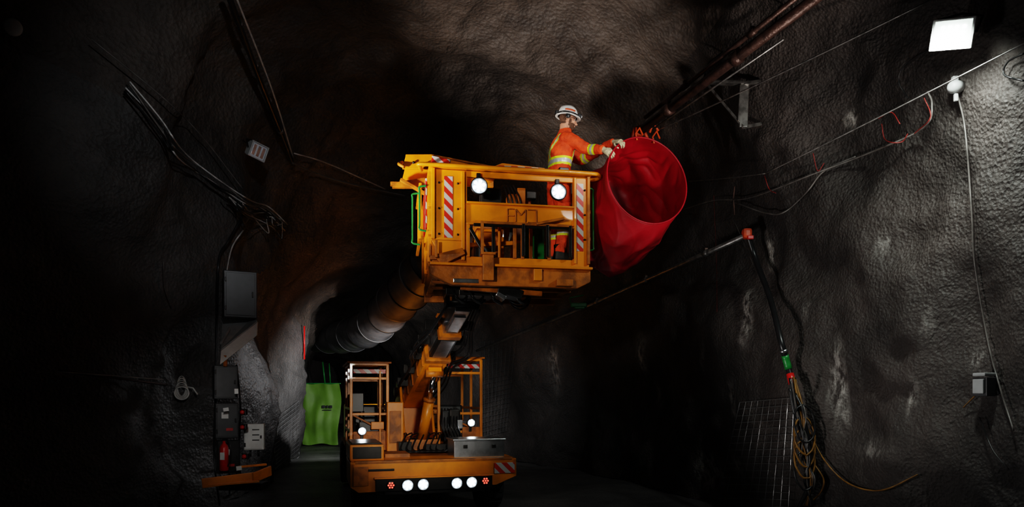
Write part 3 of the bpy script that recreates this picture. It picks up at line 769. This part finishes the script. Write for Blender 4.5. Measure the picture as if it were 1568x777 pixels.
for k in range(5):
    c,n=W(1232,650+k*18,.22,True); pts=[]
    for i in range(20):
        a_=2*math.pi*i/20; pts.append(c+V((.12*math.cos(a_),.05*math.sin(a_),.22*math.sin(a_)+random.uniform(-.01,.01))))
    p.tube(pts,.012,random.choice((BLK,HOSEY)),6,closed=True)
p.finish()
def drape(name,dd,r,m,off=.03,n=12,seg=6,extra=None):
    pts2=catmull([V((x,y,0)) for x,y in dd],n); pts=[W(q.x,q.y,off) for q in pts2]
    for _ in range(3): pts=[pts[0]]+[(pts[i-1]+pts[i]*2+pts[i+1])/4 for i in range(1,len(pts)-1)]+[pts[-1]]
    p=Part(name); p.tube(pts,r,m,seg)
    if extra: extra(p,pts)
    return p.finish()
drape('yellow_hose',[(1236,655),(1262,705),(1300,742),(1350,752),(1405,728)],.009,HOSEY,.05)
drape('yellow_hose',[(1238,700),(1262,740),(1240,772),(1200,790)],.011,HOSEY,.08)
drape('power_cable',[(1047,321),(1095,307),(1150,303),(1250,265),(1330,235),(1415,196),(1427,160),(1420,140)],.009,CABLE,.12)
drape('power_cable',[(1125,310),(1170,326),(1200,326),(1235,295),(1262,262),(1310,240)],.009,CABLE,.1)
drape('power_cable',[(1390,150),(1376,125),(1385,100),(1420,78),(1448,68)],.007,BLK,.06)
drape('power_cable',[(1568,82),(1543,95),(1538,115),(1568,124)],.008,BLK,.06)
drape('conduit_cable',[(1466,145),(1478,200),(1488,330),(1492,400),(1512,520),(1530,590),(1552,660)],.008,CABLE,.04)
drape('power_cable',[(1475,625),(1490,610),(1500,600)],.006,HOSEY,.05)
drape('power_cable',[(1500,640),(1520,690),(1545,720)],.006,BLK,.05)
def strung(name,pts,r,m,s=.05):
    p=Part(name)
    for a_,b_ in zip(pts,pts[1:]): p.tube(sag(a_,b_,s),r,m,6)
    return p.finish()
m0,m1=clearline((1000,203),10.0,(1430,-2),6.5,.15); strung('messenger_wire',[m0,m1],.009,GALV,.02)
m0,m1=clearline((1172,266),9.0,(1600,50),6.0,.12); strung('messenger_wire',[W(1055,278,.3),m0,m1],.006,GALV,.01)
strung('chain',[W(1125,285,.2),W(1123,305,.2),W(1125,330,.2)],.012,RUST,.0)
strung('chain',[W(1125,340,.2),W(1190,490,.1)],.004,GALV,.0)
for dd in ([(1245,235),(1252,262),(1262,250)],[(1350,190),(1356,215),(1380,218),(1390,205)],[(1345,182),(1365,172),(1378,190)],[(1170,268),(1178,290),(1188,296)],[(1415,150),(1425,180),(1400,205)]):
    drape('tie_wire',dd,.005,COPPERW,.16)
drape('hanging_string',[(1093,300),(1097,400),(1098,478)],.003,COPPERW,.1)
def flood(name,c,w,h,aim,lit,roll=0):
    e=empty(name,c); aim=V(aim).normalized(); x=(-aim).cross(Z).normalized(); up=x.cross(-aim)
    M=Matrix((x,-aim,up)).transposed()@Matrix.Rotation(roll,3,'Y'); e.rotation_euler=M.to_euler()
    p=Part('housing'); p.box((0,.06,0),(w,.12,h),GREY,bev=.02)
    for sx in (-1,1): p.box((sx*w*.5,-.01,0),(w*.08,.05,h*1.06),GREY,bev=.008)
    for sz in (-1,1): p.box((0,-.01,sz*h*.5),(w*1.06,.05,h*.08),GREY,bev=.008)
    for i in range(7): p.box((-w*.4+w*.8*i/6,.15,0),(.01,.07,h*.8),GREY,bev=.002)
    p.tube([(-w*.55,.05,0),(-w*.55,.2,h*.5),(0,.25,h*.65),(w*.55,.2,h*.5),(w*.55,.05,0)],.012,BLKS,6)
    p.finish(e); p=Part('lens')
    p.box((0,-.006,0),(w*.92,.012,h*.9),LAMPBH if lit else LAMPOFF,bev=.003)
    if lit:
        for i in range(4):
            for j in range(3): p.box((w*(-.27+.18*i),-.016,h*(-.22+.22*j)),(w*.09,.01,h*.11),LAMPB,bev=.003)
    else:
        for i in range(3): p.box((w*(-.28+.28*i),-.016,0),(w*.18,.01,h*.7),STEEL,bev=.003)
    p.finish(e); return e,aim
c,n=W(1459,52,.35,True); flood('floodlight',c,.30,.23,(-.75,-.75,-.45),True,math.radians(14))
FLC=c
c,n=W(395,232,.5,True); flood('floodlight',c,.25,.22,(.62,-.6,-.3),False,.2); FL2=c
strung('lamp_drop_cable',[c+V((0,0,.16)),W(372,215,.03)],.01,BLK)
c,n=W(1462,133,.06,True); p=Part('junction_box'); p.lathe([(.055,-.06),(.06,.02),(.04,.05),(.02,.06)],c,n,GREY); p.box(c+V((.0,0,.07)),(.05,.04,.05),GREY); p.box(c+V((.01,0,-.1)),(.03,.03,.07),GREY); p.finish()
c,n=W(1507,593,.07,True); p=Part('outlet_box'); yaw=math.atan2(-n.x,n.y)+math.pi
p.box(c,(.15,.10,.17),DGREY,rot=(0,0,yaw)); p.box(c+n*.06,(.11,.02,.13),GREY,rot=(0,0,yaw)); p.box(c+V((0,0,.11)),(.13,.12,.03),GREY,rot=(0,0,yaw)); p.finish()
def mesh_panel(name,q,nx,ny,off=.06,r=.0035,m=None):
    p=Part(name); TL,TR,BR,BL=[V((*t,0)) for t in q]; m=m or WIRE
    def g(u,v_): return (TL.lerp(TR,u)).lerp(BL.lerp(BR,u),v_)
    def soft(pts):
        for _ in range(3): pts=[pts[0]]+[(pts[i-1]+pts[i]+pts[i+1])/3 for i in range(1,len(pts)-1)]+[pts[-1]]
        return pts
    for i in range(nx+1): p.tube(soft([W(*(g(i/nx,j/24)).xy,off) for j in range(25)]),r,m,4)
    for j in range(ny+1): p.tube(soft([W(*(g(i/16,j/ny)).xy,off) for i in range(17)]),r,m,4)
    return p.finish()
mesh_panel('welded_wire_mesh',[(1133,617),(1216,610),(1206,800),(1092,795)],9,17,.1,.0035)
mesh_panel('welded_wire_mesh',[(735,525),(790,515),(775,660),(738,670)],8,20,.08,.004,WIREB)
mesh_panel('welded_wire_mesh',[(425,640),(458,615),(458,700),(405,745)],7,14,.08,.004)

# ------------------------------------------------------------------ left side
h0,h1=clearline((345,-20),8.4,(448,250),12.5,.15)
p=Part('air_hose'); p.tube(catmull([h0,h0.lerp(h1,.4)+V((.0,0,-.04)),h0.lerp(h1,.8),h1]),.038,BLK,12); p.tube(catmull([h0+V((.08,0,0)),h0.lerp(h1,.5)+V((.1,0,.02)),h1+V((.03,0,.03))]),.014,CABLEL,6)
for t in (.15,.35,.55,.75): q=h0.lerp(h1,t); p.cyl(q-V((.0,.03,0)),q+V((0,.03,0)),.048,STEEL)
p.finish()
drape('service_cable',[(448,250),(490,268),(540,283),(620,300)],.016,CABLE,.25)
drape('service_cable',[(450,235),(500,250),(590,290)],.012,CABLEL,.25)
CB=[(190,135),(240,195),(268,240),(320,278),(372,316),(400,325),(432,352)]
for k in range(5):
    drape('cable_bundle',[(x+random.uniform(-4,4)+k*2,y+random.uniform(-4,4)-k*2) for x,y in CB],.011,(BLK,CABLEL,BLK,CABLE,CABLEL)[k],.26+.02*k)
for k in range(9):
    x0=350+random.uniform(-12,20); y0=300+random.uniform(-10,15)
    drape('cable_tangle',[(x0,y0),(372+random.uniform(-10,10),325),(395+random.uniform(-15,25),345+random.uniform(-25,15)),(420+random.uniform(-15,15),350+random.uniform(-30,20)),(432,345+random.uniform(-10,15))],.010,random.choice((BLK,CABLEL,BLK,CABLEL)),.28,8)
drape('service_cable',[(140,60),(250,150),(310,210),(372,290)],.008,CABLE,.3)
drape('service_cable',[(372,330),(350,370),(335,400),(332,500),(330,620)],.02,BLK,.12)
drape('service_cable',[(375,350),(355,380),(345,430)],.012,CABLEL,.12)
drape('service_cable',[(250,400),(252,440),(262,470)],.012,CABLE,.08)
p=Part('drill_steel'); p.tube([W(90,568,.25),W(255,590,.25)],.016,RUST,8); p.tube([W(88,570,.28),W(250,582,.28)],.008,CABLEL,6); p.finish()
c,n=W(278,592,.2,True); p=Part('coiled_rope')
for k in range(6): p.tube([c+V(((.06+.008*k)*math.cos(a_)+.01*k,-.02*k,(.14-.01*k)*math.sin(a_)-.02*k)) for a_ in [i*math.pi/10 for i in range(20)]],.010,WHITE if k%2 else CABLEL,6,closed=True)
p.tube([c+V((.05,-.05,0)),c+V((.2,-.08,-.03)),c+V((.25,-.05,-.12))],.012,WHITE,6); p.finish()
c,n=W(20,42,.1,True); p=Part('reflector_disc'); p.lathe([(.09,0),(.09,.02),(.07,.03)],c,(.5,-1,-.2),WHITE); p.cyl(c,c-V((0,-.1,0)),.02,BLKS); p.finish()
def cab(name,x0,y0,x1,y1,D,dep,m,yaw=.5,extra=None):
    a_=P(x0,y0,D); b_=P(x1,y1,D); w=b_.x-a_.x; h=a_.z-b_.z; e=empty(name,((a_.x+b_.x)/2,D+dep/2,(a_.z+b_.z)/2),yaw)
    p=Part('enclosure'); p.box((0,0,0),(w,dep,h),m,bev=.012); p.box((0,-dep/2-.006,0),(w*.86,.012,h*.9),m,bev=.004)
    p.box((w*.36,-dep/2-.02,0),(.02,.02,h*.12),BLKS)
    for s_ in (-1,1): p.box((-w*.44,-dep/2-.012,h*.3*s_),(.02,.02,.06),BLKS)
    p.box((0,dep/2+.15,0),(w*.5,.35,h*.3),BLKS)
    if extra: extra(p,w,dep,h)
    p.finish(e); return e
cab('electrical_cabinet',338,415,386,487,9.8,.25,DGREY,.45)
cab('electrical_cabinet',322,560,356,612,9.6,.25,DGREY,.5)
def lbl(p,w,d,h):
    p.box((-w*.1,-d/2-.015,h*.15),(w*.3,.004,h*.18),WHITE); p.box((w*.1,-d/2-.015,-h*.25),(w*.3,.004,h*.08),REDP)
cab('switch_cabinet',325,618,358,672,9.6,.22,DGREY,.5,lbl)
cab('switch_cabinet',328,676,360,726,9.5,.22,BLKS,.5,lbl)
def boxd(p,w,d,h):
    for i in range(3): p.box((w*.1,-d/2-.016,h*(.28-.2*i)),(w*.35,.004,.015),BLKS)
    p.cyl((-w*.2,0,-h/2),(-w*.2,0,-h/2-.1),.015,BLK); p.cyl((w*.2,0,-h/2),(w*.2,0,-h/2-.1),.015,BLK)
cab('control_box',372,650,401,690,9.7,.16,WHITE,.25,boxd)
# open-fronted shelf lamp: pale sloping face turned toward the chamber
p=Part('light_fixture'); f0=P(338,538,9.5); f1=P(394,494,9.9)
p.plate([f0,f1,f1+V((.03,-.10,-.20)),f0+V((.03,-.10,-.20))],(0,1,.2),.03,WHITE); p.plate([f0,f1,P(388,487,10.15),P(340,492,10.1)],(0,.2,1),.02,GREY)
p.beam(f0+V((0,0,.1)),f0+V((0,.3,.35)),.03,.03,GREY); p.beam(P(345,545,9.5),P(345,562,9.5),.04,.04,YELD); p.finish()
p=Part('yellow_tool_tray'); a_=P(322,741,9.3);b_=P(398,735,9.5); p.beam(a_,b_,.5,.03,YEL); p.beam(a_+V((0,-.25,.03)),b_+V((0,-.22,.06)),.03,.13,YEL); p.beam(b_+V((0,-.25,.05)),b_+V((.08,.2,.10)),.03,.14,YEL); p.beam(P(365,716,9.4),P(408,712,9.6),.06,.03,YEL); p.beam(P(360,720,9.4),P(372,740,9.4),.03,.03,BLKS); p.box(a_.lerp(b_,.5)+V((0,.3,-.1)),(.6,.3,.1),BLKS); p.finish()
p=Part('red_switches')
for x,y in ((371,632),(371,655),(374,700)):
    q=P(x,y,9.30); p.lathe([(.03,0),(.03,.03),(.02,.05)],q,(.3,-1,0),REDP,16); p.box(q+V((0,.05,0)),(.08,.08,.08),BLKS)
p.finish()
q=P(343,722,9.1); p=Part('fire_extinguisher'); p.lathe([(.045,0),(.058,.01),(.058,.30),(.045,.34),(.02,.37),(.018,.40)],q,(0,0,1),REDP,20); p.box(q+V((.02,0,.42)),(.08,.02,.03),BLK); p.tube(catmull([q+V((.03,0,.41)),q+V((.09,-.02,.34)),q+V((.085,-.02,.15)),q+V((.06,-.02,.06))]),.008,BLK,6); p.box(q+V((0,-.055,.2)),(.06,.01,.1),WHITE); p.finish()
p=Part('paper_tags')
for x,y,w,h in ((366,718,.07,.06),(346,628,.07,.05),(362,600,.05,.07)): p.box(P(x,y,9.25),(w,.006,h),WHITE,rot=(0,random.uniform(-.2,.2),.3))
p.finish()
for (pts) in ([(362,560),(368,620),(366,700),(372,760)],[(345,700),(352,735),(350,775)],[(330,600),(328,700),(336,775)]):
    drape('service_cable',pts,.015,BLK,.15)
p=Part('red_marker_stake'); q=W(466,500,.12); r_=W(466,551,.12); p.cyl(q,r_,.018,mat('red_stake_glow',(.7,.02,.015),.4,0,0,emit=(1,.03,.02),estr=.12)); p.finish()  # faint emission stands in for light thrown back by the stake

# green tarp in the drift
p=Part('green_brattice_curtain'); bm=bmesh.new(); rows=[]
for j in range(31):
    t=j/30; row=[]
    for k in range(61):
        u=k/60; w=1.28+.05*math.sin(t*5)
        a_=P(491,588,23.5); x=a_.x-w/2+w*u+.03*math.sin(t*6)
        z=a_.z-t*2.1-.03*math.sin(u*9)*t-.03*math.sin(u*math.pi*2)**2*(1-t)
        row.append(bm.verts.new((x,23.5+.03*math.sin(u*7+t*2.5)+.12*noise.noise(V((u*2.2,t*2.2,2)))+.06*noise.noise(V((u*5,t*3,7))),z)))
    rows.append(row)
for A_,B_ in zip(rows,rows[1:]):
    for k in range(60): bm.faces.new((A_[k],A_[k+1],B_[k+1],B_[k]))
p.add(bm,CURT,smooth=True)
c=P(501,626,23.35)
for i,w in enumerate((.10,.06,.10)): p.box(c+V((-.12+.12*i,0,.05)),(w,.01,.10),DGREY)
p.box(c+V((0,0,-.06)),(.3,.01,.03),DGREY)
p.beam(P(462,588,23.6),P(522,588,23.6),.04,.04,GRN)
p.cyl(P(494,555,23.6),P(498,590,23.6),.025,GRN); p.cyl(P(504,557,23.6),P(506,590,23.6),.02,GRN)
p.finish()
path=catmull([P(470,516,24),P(520,517,20),P(570,500,17.2),P(615,455,15.2),P(665,400,13.8),P(700,350,12.9)],14)
pp=[];rr=[]
for i,(q) in enumerate(path):
    pp.append(q); rr.append(.46+(.03 if i%5==0 else -.01*abs((i%5)-2.5)))
p=Part('grey_ventilation_duct'); p.tube(pp,rr,DUCTG,32)
for i in range(0,len(pp)-1,5): 
    d=(pp[min(i+1,len(pp)-1)]-pp[i]).normalized(); p.tube([pp[i]-d*.02,pp[i]+d*.02],.495,DUCTB if i%10==0 else BLKS,32)
p.finish()

# ------------------------------------------------------------------ lights
def spot(name,loc,tgt,e,col=(1,.93,.84),deg=60,blend=.6,rad=.15):
    l=bpy.data.lights.new(name,'SPOT'); l.energy=e; l.color=col; l.spot_size=math.radians(deg); l.spot_blend=blend; l.shadow_soft_size=rad
    o=bpy.data.objects.new(name,l); sc.collection.objects.link(o); o.location=loc; o.rotation_euler=(V(tgt)-V(loc)).to_track_quat('-Z','Y').to_euler(); return o
spot('strobe_on_basket',(-2.6,1.2,3.2),(0,8.3,3.9),800,(1,.93,.82),22,.8,.2)
spot('strobe_on_miner',(3.2,3.0,5.6),(.8,8.5,4.9),620,(1,.97,.94),18,.7,.25)
spot('strobe_on_duct',(-.3,2.0,2.6),(1.7,8.5,4.2),360,(1,.95,.92),15,.8,.2)
spot('strobe_raking_duct',(3.9,7.6,5.6),(1.5,8.8,4.1),90,(1,.95,.92),45,.8,.1)
spot('strobe_on_truck',(.4,2.5,2.4),(-1.5,10.5,1.3),780,(1,.95,.86),20,.8,.2)
spot('strobe_on_boom',(-2.6,4.0,1.2),(-1.1,10.0,2.5),900,(1,.97,.92),15,.8,.15)
spot('strobe_on_ceiling',(-4.4,5.4,2.2),(1.1,11.2,6.9),2700,(1,.91,.84),38,1,.2)
spot('strobe_on_ceiling',(4.2,4.0,1.2),(1.1,9.7,7.4),950,(1,.91,.84),44,1,.2)
spot('strobe_on_right_wall',(-1.0,6.3,.7),(4.6,8.0,3.2),360,(1,.96,.93),66,1,.3)
spot('floodlight_beam',FLC+V((-.1,-.12,-.03)),FLC+V((.1,1.6,-2.2)),260,(.92,1,.94),150,1,.12)
LT=P(648,570,14.2)
spot('drift_fill_light',LT,P(520,680,21),1300,(.95,.98,1),110,1,.1)  # added fill light for the drift, kept out of sight behind the boom
spot('drift_fill_light',LT+V((.1,0,0)),P(780,600,17),110,(.95,.98,1),80,1,.1)  # second added fill, brightens the mesh behind the truck
p=Part('added_fill_housing'); p.box(LT+V((0,-.12,0)),(.25,.1,.2),GREY,bev=.02); p.cyl(LT+V((0,-.12,-.1)),V((LT.x,LT.y-.12,0)),.02,BLKS); p.finish()  # housing and post added to dress the hidden fill light
spot('strobe_in_drift',tw(3.0,14.0,3.2),tw(-1.0,12.8,1.9),400,(.95,.97,1),48,1,.2)
spot('strobe_on_left_panels',(-1.8,4.2,2.2),(-3.95,9.6,1.5),150,(1,.98,.96),27,1,.15)
spot('strobe_on_left_cables',(-.8,2.5,4.6),(-3.6,9.0,5.1),420,(.95,.98,1),42,1,.05)
spot('basket_lamp_glow',BM_@V((-.40,-.2,4.15)),BM_@V((-.5,-5,3.4)),45,(.86,.95,1),120,.8,.06)
spot('basket_lamp_glow',BM_@V((.55,-.2,4.13)),BM_@V((.6,-5,3.4)),45,(.86,.95,1),120,.8,.06)
spot('headlight_glow',TM@V((0,-.25,.5)),TM@V((0,-4,0)),100,(.86,.95,1),120,.8,.1)
w=bpy.data.worlds.new('world'); sc.world=w; w.use_nodes=True
w.node_tree.nodes['Background'].inputs[0].default_value=(.5,.55,.7,1); w.node_tree.nodes['Background'].inputs[1].default_value=.003
